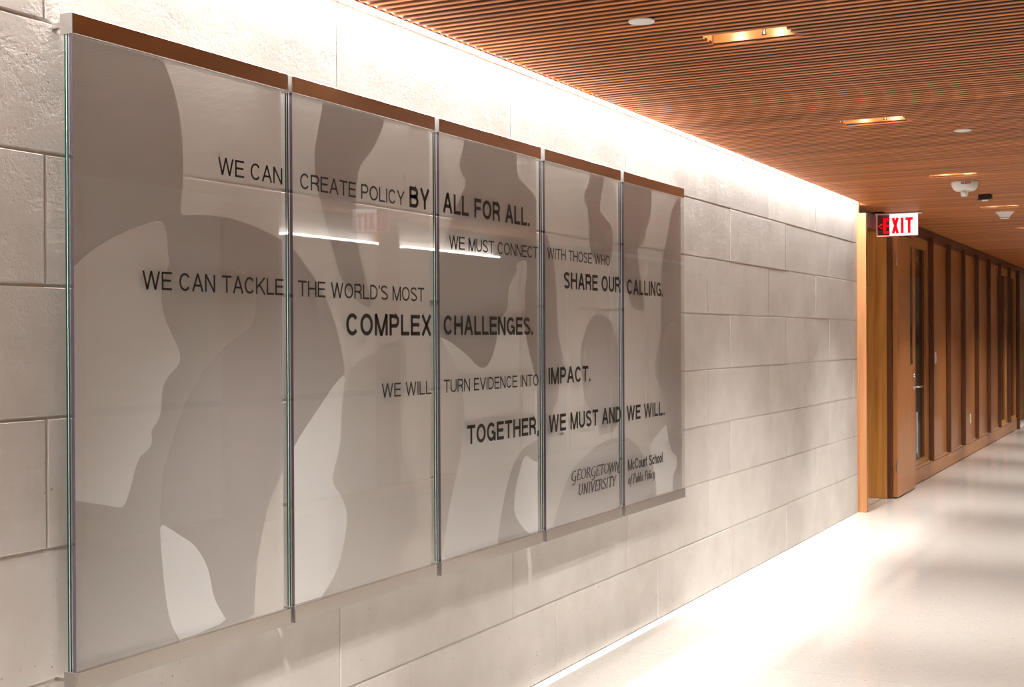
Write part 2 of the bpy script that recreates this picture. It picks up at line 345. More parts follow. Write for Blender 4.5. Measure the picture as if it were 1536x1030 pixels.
# pen lettering for the italic serif lines
def pen_glyph(ch):
    S = lambda x, y: [(x-.10, y), (x+.10, y)]        # serif
    if ch == 'G': return .78, [arc(.42, .5, .36, .48, 55, 300, 18), [(.66, .42), (.66, -.02), (.55, -.32), (.36, -.40), (.26, -.33)], [(.52, .42), (.76, .42)]]
    if ch == 'E': return .58, [[(.14, 0), (.14, 1)], [(.04, 1), (.54, 1), (.54, .88)], [(.14, .52), (.44, .52)], [(.04, 0), (.54, 0), (.57, .14)]]
    if ch == 'O': return .80, [arc(.40, .5, .36, .49, 0, 360, 24)]
    if ch == 'R': return .70, [[(.14, 0), (.14, 1)], S(.14, 0), [(.04, 1), (.34, 1)] + arc(.34, .76, .2, .24, 90, -90, 8) + [(.16, .52)], [(.34, .52), (.66, 0), (.76, 0)]]
    if ch == 'T': return .62, [[(.32, 0), (.32, 1)], S(.32, 0), [(.02, .86), (.04, 1), (.60, 1), (.62, .86)]]
    if ch == 'W': return .98, [[(.06, 1), (.26, 0)], [(.26, 0), (.50, 1)], [(.50, 1), (.68, 0)], [(.68, 0), (.94, 1)], S(.06, 1), S(.94, 1)]
    if ch == 'N': return .78, [[(.14, 0), (.14, 1)], [(.14, 1), (.62, 0)], [(.62, 0), (.62, 1)], S(.14, 0), S(.62, 1)]
    if ch == 'n': return .86, [[(.12, 0), (.14, 1)], S(.12, 0), [(.10, 1), (.30, .80), (.48, .20), (.62, -.22), (.78, -.30), (.92, -.18)], [(.60, .1), (.66, .8), (.80, 1.18), (.92, 1.22), (.98, 1.12)]]
    if ch == 'U': return .76, [[(.12, 1), (.12, .3)] + arc(.36, .3, .24, .3, 180, 360, 10) + [(.60, 1)], S(.12, 1), S(.60, 1)]
    if ch == 'I': return .34, [[(.16, 0), (.16, 1)], S(.16, 0), S(.16, 1)]
    if ch == 'V': return .70, [[(.06, 1), (.32, 0)], [(.32, 0), (.64, 1)], S(.06, 1), S(.64, 1)]
    if ch == 'S': return .54, [arc(.28, .75, .2, .24, 30, 200, 8) + [(.22, .58), (.36, .45)] + arc(.27, .25, .22, .25, 20, -150, 8)]
    if ch == 'Y': return .66, [[(.06, 1), (.32, .46)], [(.64, 1), (.32, .46)], [(.32, .46), (.32, 0)], S(.32, 0), S(.06, 1), S(.62, 1)]
    if ch == 'o': return .50, [arc(.24, .31, .2, .31, 0, 360, 16)]
    if ch == 'f': return .34, [[(.44, .96), (.32, 1.02), (.22, .85), (.14, 0), (.06, -.28), (-.06, -.30)], [(.04, .60), (.38, .60)]]
    if ch == 'P': return .66, [[(.16, 0), (.16, 1)], S(.16, 0), [(.06, 1), (.36, 1)] + arc(.36, .75, .2, .25, 90, -90, 8) + [(.18, .5)]]
    if ch == 'u': return .50, [[(.10, .6), (.10, .14), (.20, .0), (.32, .1), (.40, .3)], [(.40, .6), (.40, .08), (.48, .0)]]
    if ch == 'b': return .48, [[(.10, 1), (.10, .1)], arc(.24, .3, .16, .3, 150, -150, 12)]
    if ch == 'l': return .26, [[(.10, 1), (.10, .1), (.18, 0)]]
    if ch == 'i': return .26, [[(.10, .6), (.10, .08), (.18, 0)], [(.10, .86), (.10, .78)]]
    if ch == 'c': return .42, [arc(.24, .31, .18, .31, 50, 310, 12)]
    if ch == 'y': return .50, [[(.08, .6), (.14, .1), (.24, 0), (.36, .2), (.42, .6)], [(.42, .6), (.36, -.1), (.22, -.34), (.04, -.30)]]
    return .30, []
def pen_mb(items, y0, y1):
    mb = MB(); nib = Vector((math.cos(math.radians(12)), math.sin(math.radians(12))))
    for txt, x0, x1, base, cap, thick, slant in items:
        x = 0; gs = []
        for ch in txt:
            wd, st = pen_glyph(ch); gs.append((x, st)); x += wd + (.0 if ch == ' ' else .05)
        k = (x1-x0)/(x*cap)
        wfun = lambda t: .045 + thick*abs(t.x*nib.y-t.y*nib.x)
        for gx, st in gs:
            for s in st:
                pts = [((gx+px)*k + slant*py, py) for px, py in s]
                stroke(mb.v, mb.f, pts, wfun, lambda a, b: (x0+a*cap, base+b*cap), y0, y1)
    mb.mi = [0]*len(mb.f); return mb

# ------------------------------------------------------------------ the setting
XE = 11.22                 # end of the stone wall
CH = 0.32715               # height of a stone course
wall = struct(bx('wall_left', (-1.5, XE, D+.0045, D+.30, 0, 2.95), M['mortar']))
def stone_mesh(name, L, Hh):
    """one block: front face with chamfered arrises; origin at its lower left front corner"""
    g = .0032; c = .003; dep = .0044
    x0, x1, z0, z1 = g, L-g*.4, g, Hh-g
    v = [(x0+c, 0, z0+c), (x1-c, 0, z0+c), (x1-c, 0, z1-c), (x0+c, 0, z1-c), (x0, c, z0), (x1, c, z0), (x1, c, z1), (x0, c, z1), (x0, dep, z0), (x1, dep, z0), (x1, dep, z1), (x0, dep, z1)]
    f = [(0, 1, 2, 3), (0, 4, 5, 1), (1, 5, 6, 2), (2, 6, 7, 3), (3, 7, 4, 0), (4, 8, 9, 5), (5, 9, 10, 6), (6, 10, 11, 7), (7, 11, 8, 4)]
    me = bpy.data.meshes.new(name); me.from_pydata(v, [], f); me.materials.append(M['stone']); me.update(); return me
full = stone_mesh('stone_block', 1.25, CH)
top = stone_mesh('stone_block', 1.25, 2.95-8*CH)
cache = {}
for k in range(9):
    off = 2.754 if k % 2 == 0 else 2.333
    x = off-1.25*3
    while x < XE-.01:
        L = min(1.25, XE-x)
        if L > 1.249: me = top if k == 8 else full
        else:
            me = cache.setdefault((round(L, 3), k == 8), None) or stone_mesh('stone_block', L, CH if k < 8 else 2.95-8*CH)
            cache[(round(L, 3), k == 8)] = me
        link('stone_block', me, wall, (x, D+random.uniform(-.0003, .0005), k*CH))
        x += 1.25

floor = struct(bx('floor', (-3, 27, -1.9, 4.6, -.12, -.006), M['mortar']))
xs = [5.778-3.331*k for k in (2, 1)]+[5.778+3.331*k for k in range(7)]
def slab(x0, x1, y0, y1): bx('floor_slab', (x0+.0012, x1-.0012, y0, y1, -.02, 0), M['terrazzo'], floor)
slab(-3, xs[0], -1.9, D+.012)
for a, b in zip(xs, xs[1:]): slab(a, b, -1.9, 2.444 if a > 12 else D+.012)
slab(XE+.002, 12.30, 2.5145, 4.5)

ceiling = struct(bx('ceiling', (-3, 27, -1.9, 2.40, CEIL+.10, CEIL+.16), M['felt']))
struct(bx('ceiling', (-3, 27, -1.95, 4.6, 2.95, 3.0), M['plaster']))
P = .05290; X0 = 3.666 % P
def slat_mesh(y0, y1, sw=.022, sh=.048, c=.0025):
    pr = [(0, sh), (0, c), (c, 0), (sw-c, 0), (sw, c), (sw, sh)]
    v = [(x, y0, z) for x, z in pr]+[(x, y1, z) for x, z in pr]
    f = [(0, 1, 2, 3, 4, 5), (11, 10, 9, 8, 7, 6)]+[(i, i+6, (i+1) % 6+6, (i+1) % 6) for i in range(6)]
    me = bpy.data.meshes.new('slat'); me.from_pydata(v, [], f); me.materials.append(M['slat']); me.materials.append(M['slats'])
    for pl, mi in zip(me.polygons, (1, 1, 1, 0, 0, 0, 1, 0)): pl.material_index = mi  # sides and ends get the shade colour, underside the plain wood
    bm = bmesh.new(); bm.from_mesh(me); bmesh.ops.recalc_face_normals(bm, faces=bm.faces); bm.to_mesh(me); bm.free(); return me
YR = -1.80
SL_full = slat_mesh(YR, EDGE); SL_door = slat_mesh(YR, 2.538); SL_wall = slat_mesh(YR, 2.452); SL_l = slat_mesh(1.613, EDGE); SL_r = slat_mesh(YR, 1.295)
rest = MB(); cnt = 0; n = int(-2.5/P)
slot_k = {}
for sx_, _ in SLOTS:
    k0 = round((sx_-X0)/P)-1
    for k in (k0, k0+1, k0+2): slot_k[k] = sx_
while X0+n*P < 26.2:
    x = X0+n*P; cut = n in slot_k
    if 3.2 < x and cnt < 296:
        if cut:
            link('slat', SL_l, ceiling, (x, 0, CEIL)); link('slat', SL_r, ceiling, (x, 0, CEIL)); cnt += 2
        else: link('slat', SL_full if x < XE+.02 else SL_door if x < 12.28 else SL_wall, ceiling, (x, 0, CEIL)); cnt += 1
    else:
        end = EDGE if x < XE else 2.452
        if cut: rest.box(x, x+.022, YR, 1.295, CEIL, CEIL+.048).box(x, x+.022, 1.613, end, CEIL, CEIL+.048)
        else: rest.box(x, x+.022, YR, end, CEIL, CEIL+.048)
    n += 1
o = rest.build('slat', M['slat'], ceiling); o['kind'] = 'stuff'
bx('slat_carrier', (-2.5, XE, 2.425, 2.441, CEIL+.018, CEIL+.09), M['grey'], ceiling)
bx('edge_trim', (-2.5, XE, EDGE+.0005, EDGE+.004, CEIL-.001, CEIL+.006), M['slat'], ceiling)
bx('cove_board', (-2.5, XE, 2.400, 2.424, CEIL+.09, 2.95), M['plaster'], ceiling)
# lamp strip of the cove
t = thing('cove_lamp_strip', (5.1, 2.494, 2.80), 'long white lamp strip hidden in the cove above the stone wall', 'lamp')
part('channel', MB().box(-1, 11.2, 2.480, 2.508, 2.80, 2.82), M['grey'], t)
part('bracket', MB().box(-1, 11.2, 2.490, 2.500, 2.82, 2.95), M['grey'], t)

# ------------------------------------------------------------------ doorway at the end of the stone wall
st = struct(bx('trim_1', (XE+.001, XE+.05, 2.434, 2.497, 0, 2.545), M['stub'], None, .002))
bx('jamb_return', (XE+.001, XE+.05, 2.4975, 4.5, 0, 2.95), M['stub'], st)
ln = struct(bx('trim_2', (XE+.051, 12.26, 2.540, 2.62, 2.47, 2.95), M['dark']))      # lintel beam over the doorway
bx('beam', (12.262, 27, 2.453, 2.62, 2.586, 2.95), M['dark'], ln)      # carried on over the panelled wall
# the wood wall beyond the doorway
WY = 2.45
ww = struct(bx('wall_far_left', (12.271, 26.5, 2.64, 4.5, 0, 2.95), M['oak']))
bx('return_panel', (12.262, 12.2705, 2.474, 4.5, .004, 2.469), M['oak'], ww)
bx('corner_post', (12.262, 12.30, 2.432, 2.4735, .004, 2.469), M['dark'], ww, .002)
bx('backing', (12.301, 22.25, 2.60, 2.639, 0, 2.469), M['dark'], ww)
FX = [14.30, 15.42, 16.52, 17.64, 18.78, 19.90, 21.04, 22.18]     # fins
# base course blocks with open joints
bj = [12.302, 14.33, 15.45, 16.55, 17.67, 18.81, 19.93, 21.07, 22.20]
for a, b in zip(bj, bj[1:]): bx('base_board', (a+.003, b-.003, 2.448, 2.599, .004, .150), M['basew'], ww, .001)
bx('sill_rail', (13.50, 22.20, 2.444, 2.599, .154, .185), M['basew'], ww, .002)
bx('head_rail', (12.302, 22.20, 2.446, 2.599, 2.50, 2.585), M['dark'], ww, .002)
for a, b in zip(FX, FX[1:]):
    if a < 19.5:
        bx('veneer_panel', (a+.036, b-.004, WY, 2.57, .187, 2.498), M['panel'], ww, .001)
# glazed bays
def glazed(x0, x1, y=2.475):
    f = bx('window_frame', (x0, x1, 2.455, 2.575, .187, .235), M['oak'], ww)
    bx('window_frame', (x0, x1, 2.455, 2.575, 2.40, 2.498), M['oak'], ww)
    bx('window_frame', (x1-.12, x1, 2.452, 2.575, .236, 2.399), M['panel'], ww)
    bx('window_frame', (x0, x0+.035, 2.452, 2.575, .236, 2.399), M['dark'], ww)
    bx('pane', (x0+.036, x1-.121, y, y+.008, .236, 2.399), M['darkglass'], ww)
glazed(13.56, 14.296); glazed(19.94, 21.036); glazed(21.076, 22.176)
bx('stile', (13.36, 13.555, 2.451, 2.58, .187, 2.498), M['panel'], ww)
bx('wall_panel', (12.302, 13.355, 2.455, 2.58, .187, 2.498), M['dark'], ww)
bx('notice_sheet', (13.66, 13.78, 2.4725, 2.4745, .30, .72), M['paper'], ww)
for x in FX:
    bx('fin', (x, x+.034, 2.400, 2.4435 if x < 14.2 else 2.4435, .176, 2.535), M['dark'], ww, .002)
bx('end_post', (22.205, 22.30, 2.405, 2.60, 0, 2.52), M['dark'], ww, .003)
# end of the corridor, and an unseen wall added behind the camera to block world light
struct(bx('wall_near_blocker', (-3.2, -3.0, -1.9, D+.3, 0, 2.95), M['plaster']))
we = struct(bx('wall_far', (26.0, 26.3, -1.9, 2.60, 0, 2.95), M['plaster']))
bx('wainscot', (25.93, 25.995, -1.8, 2.63, .25, 1.33), M['plaster'], we)
bx('dark_rail', (25.92, 25.999, -1.8, 2.63, 1.332, 1.375), M['black'], we)
bx('grey_band', (25.95, 25.999, -1.8, 2.63, 1.377, 1.70), M['greyp'], we)
# the door leaf, folded open against the wall
def leaf():
    t = struct(bpy.data.objects.new('door_1', None)); C.objects.link(t); t.location = (12.31, 2.41, 0)
    mb = MB()
    gx0, gx1, gz0, gz1 = 12.93, 13.06, 1.225, 2.36; y0, y1 = 2.388, 2.430
    mb.box(12.31, gx0, y0, y1, .012, 2.44).box(gx1, 13.19, y0, y1, .012, 2.44).box(gx0, gx1, y0, y1, .012, gz0).box(gx0, gx1, y0, y1, gz1, 2.44)
    part('leaf', mb, M['panel'], t)
    part('slot_pane', MB().box(gx0, gx1, 2.390, 2.396, gz0, gz1), M['darkglass'], t)
    part('slot_bead', MB().box(gx0-.012, gx1+.012, y0-.004, y0, gz0-.014, gz0).box(gx0-.012, gx1+.012, y0-.004, y0, gz1, gz1+.014), M['stub'], t)
    part('lock_cylinder', MB().lathe(13.125, y0, 1.115, [(.026, 0), (.026, -.008), (.016, -.016)], 20, 'y'), M['steel'], t, smooth=True)
    h = part('lever_handle', MB().lathe(13.125, y0, 1.005, [(.028, 0), (.028, -.009), (.011, -.012), (.011, -.055)], 20, 'y'), M['steel'], t, smooth=True)
    part('lever', MB().box(13.115, 13.25, y0-.066, y0-.050, .995, 1.015), M['steel'], t, .004)
    part('hinge', MB().lathe(12.302, 2.392, .25, [(.007, 0), (.007, .1)], 10), M['steel'], t)
    part('hinge', MB().lathe(12.302, 2.392, 2.15, [(.007, 0), (.007, .1)], 10), M['steel'], t)
leaf()
# switches on the panels
def plate(x0, z0, z1, label, kind):
    t = thing(kind, (x0, WY, z0), label, 'switch' if kind == 'light_switch' else 'socket')
    part('cover_plate', MB().box(x0, x0+.075, WY-.006, WY-.0002, z0, z1), M['white'], t, .0015)
    if kind == 'light_switch': part('rocker', MB().box(x0+.021, x0+.054, WY-.010, WY-.0062, z0+.03, z1-.03), M['white'], t)
    else:
        for q in (.018, .068): part('outlet_face', MB().box(x0+.02, x0+.055, WY-.009, WY-.0062, z0+q, z0+q+.03), M['white'], t)
plate(14.66, 1.20, 1.325, 'white light switch plate on the wood panel just past the glazed bay', 'light_switch')
plate(17.20, .40, .515, 'white wall socket low on a wood panel between the dark fins', 'wall_socket')

# ------------------------------------------------------------------ opposite side of the corridor (seen only mirrored in the glass)
wr = struct(bx('wall_right', (-3, 26.5, -2.1, -1.9, 0, 2.95), M['plaster']))
bx('cove_board', (-3, 26.5, -1.79, -1.77, CEIL+.10, 2.95), M['plaster'], wr)
for a, b in ((4.0, 6.6), (8.05, 8.75), (10.25, 10.62), (13.2, 14.4), (14.5, 15.7), (15.8, 17.0), (17.1, 18.3), (18.4, 19.6), (19.7, 20.9), (21.0, 22.2), (22.3, 23.5), (23.6, 24.8)):
    bx('wood_panel', (a, b, -1.898, -1.86, .1, 2.58), M['panel'], wr, .002)
bx('wall_panel', (-1.0, 3.8, -1.898, -1.87, .1, 2.3), M['greyp'], wr)
bx('baseboard_strip', (-3, 26.5, -1.899, -1.855, 0, .098), M['basew'], wr)
bx('handrail', (4.0, 13.0, -1.84, -1.80, .98, 1.03), M['grey'], wr)
for q, (a, b) in enumerate(((8.8, 10.2), (10.68, 12.6))):
    t = thing('ledge_lamp', (a, -1.86, 2.36), ('long white lamp ledge on the opposite wall, nearer the camera' if q == 0 else 'long white lamp ledge on the opposite wall, farther away'), 'lamp', 'lamp ledges on the opposite wall')
    part('ledge', MB().box(a, b, -1.899, -1.82, 2.350, 2.372), M['white'], t)
    part('lamp_strip', MB().box(a, b, -1.89, -1.825, 2.3725, 2.392), M['led'], t)

# ------------------------------------------------------------------ the five glass panels
EDG = [(2.347, 3.211), (3.230, 4.081), (4.109, 4.954), (4.989, 5.827), (5.861, 6.715)]
SIL = [[('dark',[(2.355,2.261),(2.685,2.249),(2.719,2.191),(2.742,2.131),(2.757,2.053),(2.759,1.974),(2.756,1.915),(2.749,1.88),(2.747,1.838),(2.796,1.844),(2.893,1.85),(2.984,1.845),(3.066,1.832),(3.14,1.815),(3.196,1.799),(3.223,1.791),(3.216,1.131),(3.203,1.108),(3.17,1.069),(3.133,1.021),(3.107,0.966),(3.085,0.904),(3.069,0.843),(3.061,0.779),(3.056,0.729),(3.055,0.684),(2.342,0.677)]),('mid',[(2.663,1.721),(2.696,1.71),(2.709,1.7),(2.727,1.679),(2.767,1.653),(2.835,1.641),(2.906,1.658),(2.947,1.69),(3.0,1.702),(3.046,1.69),(3.067,1.658),(3.07,1.605),(3.063,1.565),(3.044,1.536),(2.993,1.509),(2.935,1.484),(2.878,1.447),(2.834,1.412),(2.791,1.364),(2.753,1.315),(2.729,1.267),(2.707,1.226),(2.692,1.186),(2.676,1.159),(2.668,1.113),(2.661,1.056),(2.659,1.009),(2.66,0.963),(2.666,0.905),(2.674,0.839),(2.685,0.779),(2.698,0.736),(2.715,0.706),(2.724,0.681),(2.342,0.677),(2.346,1.123),(2.546,1.102),(2.648,1.516)]),('frost',[(2.35,1.672),(2.358,1.678),(2.403,1.713),(2.465,1.749),(2.538,1.781),(2.613,1.806),(2.671,1.821),(2.687,1.801),(2.694,1.778),(2.696,1.735),(2.701,1.705),(2.688,1.677),(2.672,1.645),(2.67,1.596),(2.684,1.555),(2.71,1.513),(2.735,1.478),(2.744,1.449),(2.735,1.429),(2.709,1.412),(2.684,1.391),(2.67,1.361),(2.668,1.319),(2.658,1.285),(2.628,1.259),(2.631,1.243),(2.63,1.221),(2.613,1.206),(2.588,1.195),(2.575,1.175),(2.566,1.155),(2.555,1.125),(2.539,1.087),(2.527,1.07),(2.511,1.068),(2.473,1.078),(2.414,1.091),(2.361,1.103),(2.346,1.107)]),('frost',[(2.659,1.009),(2.696,0.991),(2.739,0.965),(2.786,0.939),(2.813,0.912),(2.835,0.884),(2.853,0.852),(2.862,0.819),(2.871,0.781),(2.889,0.748),(2.912,0.719),(2.931,0.694),(2.736,0.678),(2.715,0.706),(2.698,0.736),(2.685,0.779),(2.674,0.839),(2.666,0.905),(2.66,0.963)])],[('dark',[(3.236,1.786),(3.28,1.757),(3.334,1.712),(3.389,1.664),(3.43,1.617),(3.466,1.56),(3.492,1.502),(3.512,1.435),(3.528,1.391),(3.472,1.358),(3.416,1.313),(3.351,1.259),(3.288,1.207),(3.25,1.169),(3.216,1.127),(3.223,1.791)]),('dark',[(3.411,2.258),(3.396,2.198),(3.38,2.146),(3.363,2.095),(3.362,2.047),(3.371,1.991),(3.392,1.943),(3.418,1.879),(3.446,1.815),(3.475,1.759),(3.503,1.694),(3.561,1.645),(3.608,1.621),(3.667,1.6),(3.683,1.613),(3.676,1.64),(3.646,1.708),(3.616,1.767),(3.597,1.843),(3.591,1.928),(3.596,2.014),(3.612,2.067),(3.658,2.106),(3.705,2.147),(3.747,2.205),(3.776,2.259)]),('mid',[(3.528,1.388),(3.618,1.428),(3.709,1.456),(3.783,1.481),(3.85,1.498),(3.88,1.486),(3.897,1.449),(3.901,1.398),(3.893,1.324),(3.873,1.252),(3.863,1.18),(3.876,1.107),(3.915,1.029),(3.964,0.951),(3.986,0.885),(3.976,0.833),(3.931,0.796),(3.882,0.773),(3.862,0.734),(3.846,0.66),(3.36,0.667),(3.41,0.698),(3.491,1.086)]),('frost',[(3.216,1.127),(3.25,1.169),(3.288,1.207),(3.351,1.259),(3.416,1.313),(3.472,1.358),(3.528,1.388),(3.514,1.328),(3.504,1.27),(3.5,1.193),(3.488,1.138),(3.462,1.082),(3.449,1.054),(3.461,1.024),(3.498,0.992),(3.524,0.95),(3.531,0.92),(3.527,0.881),(3.51,0.826),(3.485,0.772),(3.451,0.73),(3.41,0.698),(3.367,0.672),(3.212,0.668)])],[('frost',[(4.114,1.529),(4.143,1.5),(4.181,1.46),(4.24,1.402),(4.275,1.353),(4.305,1.283),(4.309,1.204),(4.298,1.126),(4.282,1.06),(4.254,0.994),(4.225,0.929),(4.195,0.864),(4.174,0.8),(4.154,0.736),(4.134,0.66),(4.952,0.672),(4.964,1.687),(4.624,1.704)]),('dark',[(4.331,2.277),(4.311,2.209),(4.286,2.173),(4.282,2.148),(4.302,2.117),(4.336,2.103),(4.327,2.077),(4.31,2.055),(4.277,2.014),(4.241,1.979),(4.209,1.926),(4.176,1.867),(4.143,1.8),(4.123,1.734),(4.101,1.639),(4.095,1.512),(4.201,1.49),(4.276,1.46),(4.348,1.43),(4.409,1.394),(4.448,1.383),(4.492,1.387),(4.531,1.418),(4.552,1.447),(4.569,1.478),(4.581,1.51),(4.594,1.557),(4.827,1.559),(4.833,1.509),(4.856,1.454),(4.891,1.389),(4.928,1.324),(4.965,1.264),(4.974,2.055),(4.93,2.087),(4.891,2.112),(4.831,2.137),(4.76,2.157),(4.761,2.282)]),('frost',[(4.846,1.824),(4.776,1.816),(4.746,1.796),(4.756,1.77),(4.706,1.731),(4.682,1.704),(4.67,1.668),(4.675,1.633),(4.657,1.606),(4.623,1.588),(4.588,1.544),(4.588,1.517),(4.831,1.518),(4.828,1.591),(4.825,1.682),(4.845,1.764)]),('mid',[(4.963,1.074),(4.862,1.055),(4.792,1.04),(4.722,0.992),(4.674,0.933),(4.641,0.875),(4.606,0.795),(4.583,0.725),(4.573,0.665),(4.94,0.668),(4.836,0.691),(4.777,0.731),(4.719,0.781),(4.72,0.845),(4.745,0.915),(4.779,0.965),(4.804,1.006),(4.84,1.011),(4.886,0.988),(4.937,0.975),(4.962,0.976)])],[('dark',[(4.974,2.055),(4.987,2.03),(5.006,1.981),(5.044,1.929),(5.077,1.877),(5.103,1.824),(5.122,1.754),(5.135,1.683),(5.14,1.62),(5.144,1.55),(5.157,1.486),(5.187,1.431),(5.204,1.395),(5.197,1.322),(5.155,1.297),(5.139,1.242),(5.133,1.216),(5.095,1.199),(5.089,1.172),(5.079,1.13),(5.068,1.067),(5.057,1.032),(5.027,0.999),(4.962,0.976)]),('mid',[(4.963,1.066),(5.015,1.082),(5.108,1.091),(5.183,1.09),(5.26,1.077),(5.371,1.046),(5.44,1.013),(5.477,0.986),(5.322,0.93),(5.236,0.881),(5.17,0.806),(5.111,0.766),(4.96,0.742)]),('dark',[(5.07,0.667),(5.127,0.747),(5.17,0.806),(5.236,0.881),(5.322,0.928),(5.462,0.972),(5.581,1.003),(5.703,1.017),(5.851,1.017),(5.847,0.631),(5.07,0.642)]),('dark',[(5.605,1.612),(5.521,1.598),(5.459,1.559),(5.428,1.518),(5.399,1.482),(5.382,1.438),(5.381,1.363),(5.397,1.289),(5.427,1.212),(5.476,1.171),(5.532,1.13),(5.57,1.089),(5.585,1.035),(5.63,1.046),(5.704,1.048),(5.752,1.048),(5.78,1.066),(5.819,1.094),(5.852,1.115),(5.856,1.389),(5.823,1.423),(5.799,1.493),(5.766,1.535),(5.745,1.57),(5.691,1.595)]),('dark',[(5.503,2.269),(5.476,2.207),(5.435,2.161),(5.419,2.127),(5.445,2.1),(5.475,2.087),(5.465,2.04),(5.494,2.014),(5.478,2.0),(5.478,1.958),(5.493,1.901),(5.524,1.869),(5.594,1.848),(5.705,1.849),(5.738,1.889),(5.76,1.933),(5.761,1.977),(5.74,2.035),(5.684,2.057),(5.631,2.074),(5.6,2.097),(5.611,2.154),(5.644,2.207),(5.654,2.264)])],[('dark',[(5.841,2.284),(6.265,2.269),(6.271,2.168),(6.249,2.101),(6.211,2.061),(6.186,2.046),(6.185,2.005),(6.147,1.97),(6.086,1.958),(6.074,1.934),(6.085,1.871),(6.108,1.8),(6.144,1.728),(6.174,1.633),(6.093,1.632),(6.022,1.641),(5.975,1.661),(5.962,1.696),(5.928,1.74),(5.883,1.791),(5.861,1.843),(5.836,1.856)]),('frost',[(6.572,1.036),(6.467,1.042),(6.36,1.008),(6.268,0.972),(6.227,0.934),(6.276,0.835),(6.313,0.763),(6.321,0.666),(6.734,0.667),(6.737,0.938)]),('dark',[(5.826,1.019),(5.936,1.007),(6.044,0.968),(6.156,0.896),(6.238,0.815),(6.297,0.735),(6.316,0.659),(5.822,0.651)]),('dark',[(6.765,2.301),(6.624,2.219),(6.554,2.174),(6.534,2.124),(6.497,2.045),(6.443,1.955),(6.408,1.887),(6.396,1.793),(6.395,1.707),(6.397,1.553),(6.38,1.491),(6.321,1.405),(6.299,1.331),(6.319,1.288),(6.377,1.255),(6.392,1.179),(6.453,1.149),(6.473,1.136),(6.437,1.111),(6.452,1.067),(6.481,1.0),(6.505,0.945),(6.54,0.892),(6.606,0.869),(6.631,0.835),(6.62,0.802),(6.569,0.773),(6.556,0.719),(6.555,0.65),(6.744,0.647)]),('mid',[(6.428,1.491),(6.448,1.519),(6.473,1.547),(6.518,1.575),(6.569,1.584),(6.63,1.573),(6.692,1.544),(6.755,1.512),(6.744,0.647),(6.555,0.65),(6.556,0.719),(6.569,0.773),(6.62,0.802),(6.631,0.835),(6.606,0.869),(6.54,0.892),(6.505,0.945),(6.481,1.0),(6.452,1.067),(6.437,1.111),(6.473,1.136),(6.453,1.149),(6.392,1.179),(6.397,1.31)])]]
L_, B_ = .12, .18
TXT = [
 [("WE CAN", 2.888, 3.181, 1.966, .049, L_), ("WE CAN TACKLE", 2.585, 3.183, 1.632, .049, L_)],
 [("CREATE POLICY", 3.270, 3.872, 1.963, .049, L_), ("BY", 3.905, 4.042, 1.961, .074, B_), ("THE WORLD'S MOST", 3.258, 4.001, 1.631, .049, L_), ("COMPLEX", 3.513, 4.050, 1.510, .073, B_), ("WE WILL", 3.722, 4.048, 1.299, .048, L_)],
 [("ALL FOR ALL.", 4.137, 4.845, 1.962, .074, B_), ("WE MUST CONNECT", 4.181, 4.921, 1.832, .049, L_), ("CHALLENGES.", 4.137, 4.871, 1.512, .072, B_), ("TURN EVIDENCE INTO", 4.137, 4.921, 1.299, .048, L_), ("TOGETHER,", 4.310, 4.921, 1.096, .073, B_)],
 [("WITH THOSE WHO", 5.012, 5.690, 1.838, .047, L_), ("SHARE OUR", 5.177, 5.815, 1.715, .073, B_), ("IMPACT.", 5.018, 5.458, 1.300, .071, B_), ("WE MUST AND", 5.018, 5.817, 1.094, .074, B_)],
 [("CALLING.", 5.900, 6.390, 1.710, .073, B_), ("WE WILL.", 5.890, 6.405, 1.094, .071, B_), ("McCourt School", 5.903, 6.374, .850, .053, .155)],
]
LAB = ["leftmost glass panel, white face profile, lettered WE CAN and WE CAN TACKLE",
       "second glass panel from the left, lettered CREATE POLICY BY and COMPLEX",
       "middle glass panel of five, lettered ALL FOR ALL and CHALLENGES",
       "fourth glass panel from the left, lettered SHARE OUR, IMPACT and WE MUST AND",
       "rightmost glass panel, lettered CALLING and WE WILL"]
FR = D-.081                 # front of the rails
def sil_mb(pts, x0, x1, z0, z1, y):
    """clip the outline to the pane and give it the thickness of the film"""
    def clip(p, ax, lim, sg):
        out = []
        for i in range(len(p)):
            a, b = p[i-1], p[i]; ia = (a[ax]-lim)*sg >= 0; ib = (b[ax]-lim)*sg >= 0
            if ia != ib:
                t = (lim-a[ax])/(b[ax]-a[ax]); out.append([a[0]+t*(b[0]-a[0]), a[1]+t*(b[1]-a[1])])
            if ib: out.append(b)
        return out
    for ax, lim, sg in ((0, x0, 1), (0, x1, -1), (1, z0, 1), (1, z1, -1)): pts = clip(pts, ax, lim, sg)
    # round the outline a little
    res = []
    for i in range(len(pts)):
        a, b = Vector(pts[i-1]), Vector(pts[i])
        onb = any(abs(a[k]-l) < 1e-6 and abs(b[k]-l) < 1e-6 for k, l in ((0, x0), (0, x1), (1, z0), (1, z1)))
        res += [tuple(a), tuple(b)] if onb else [tuple(a.lerp(b, .25)), tuple(a.lerp(b, .75))]
    mb = MB(); m = len(res)
    mb.v = [(x, y, z) for x, z in res]; mb.f = [tuple(range(m))]; mb.mi = [0]
    return mb
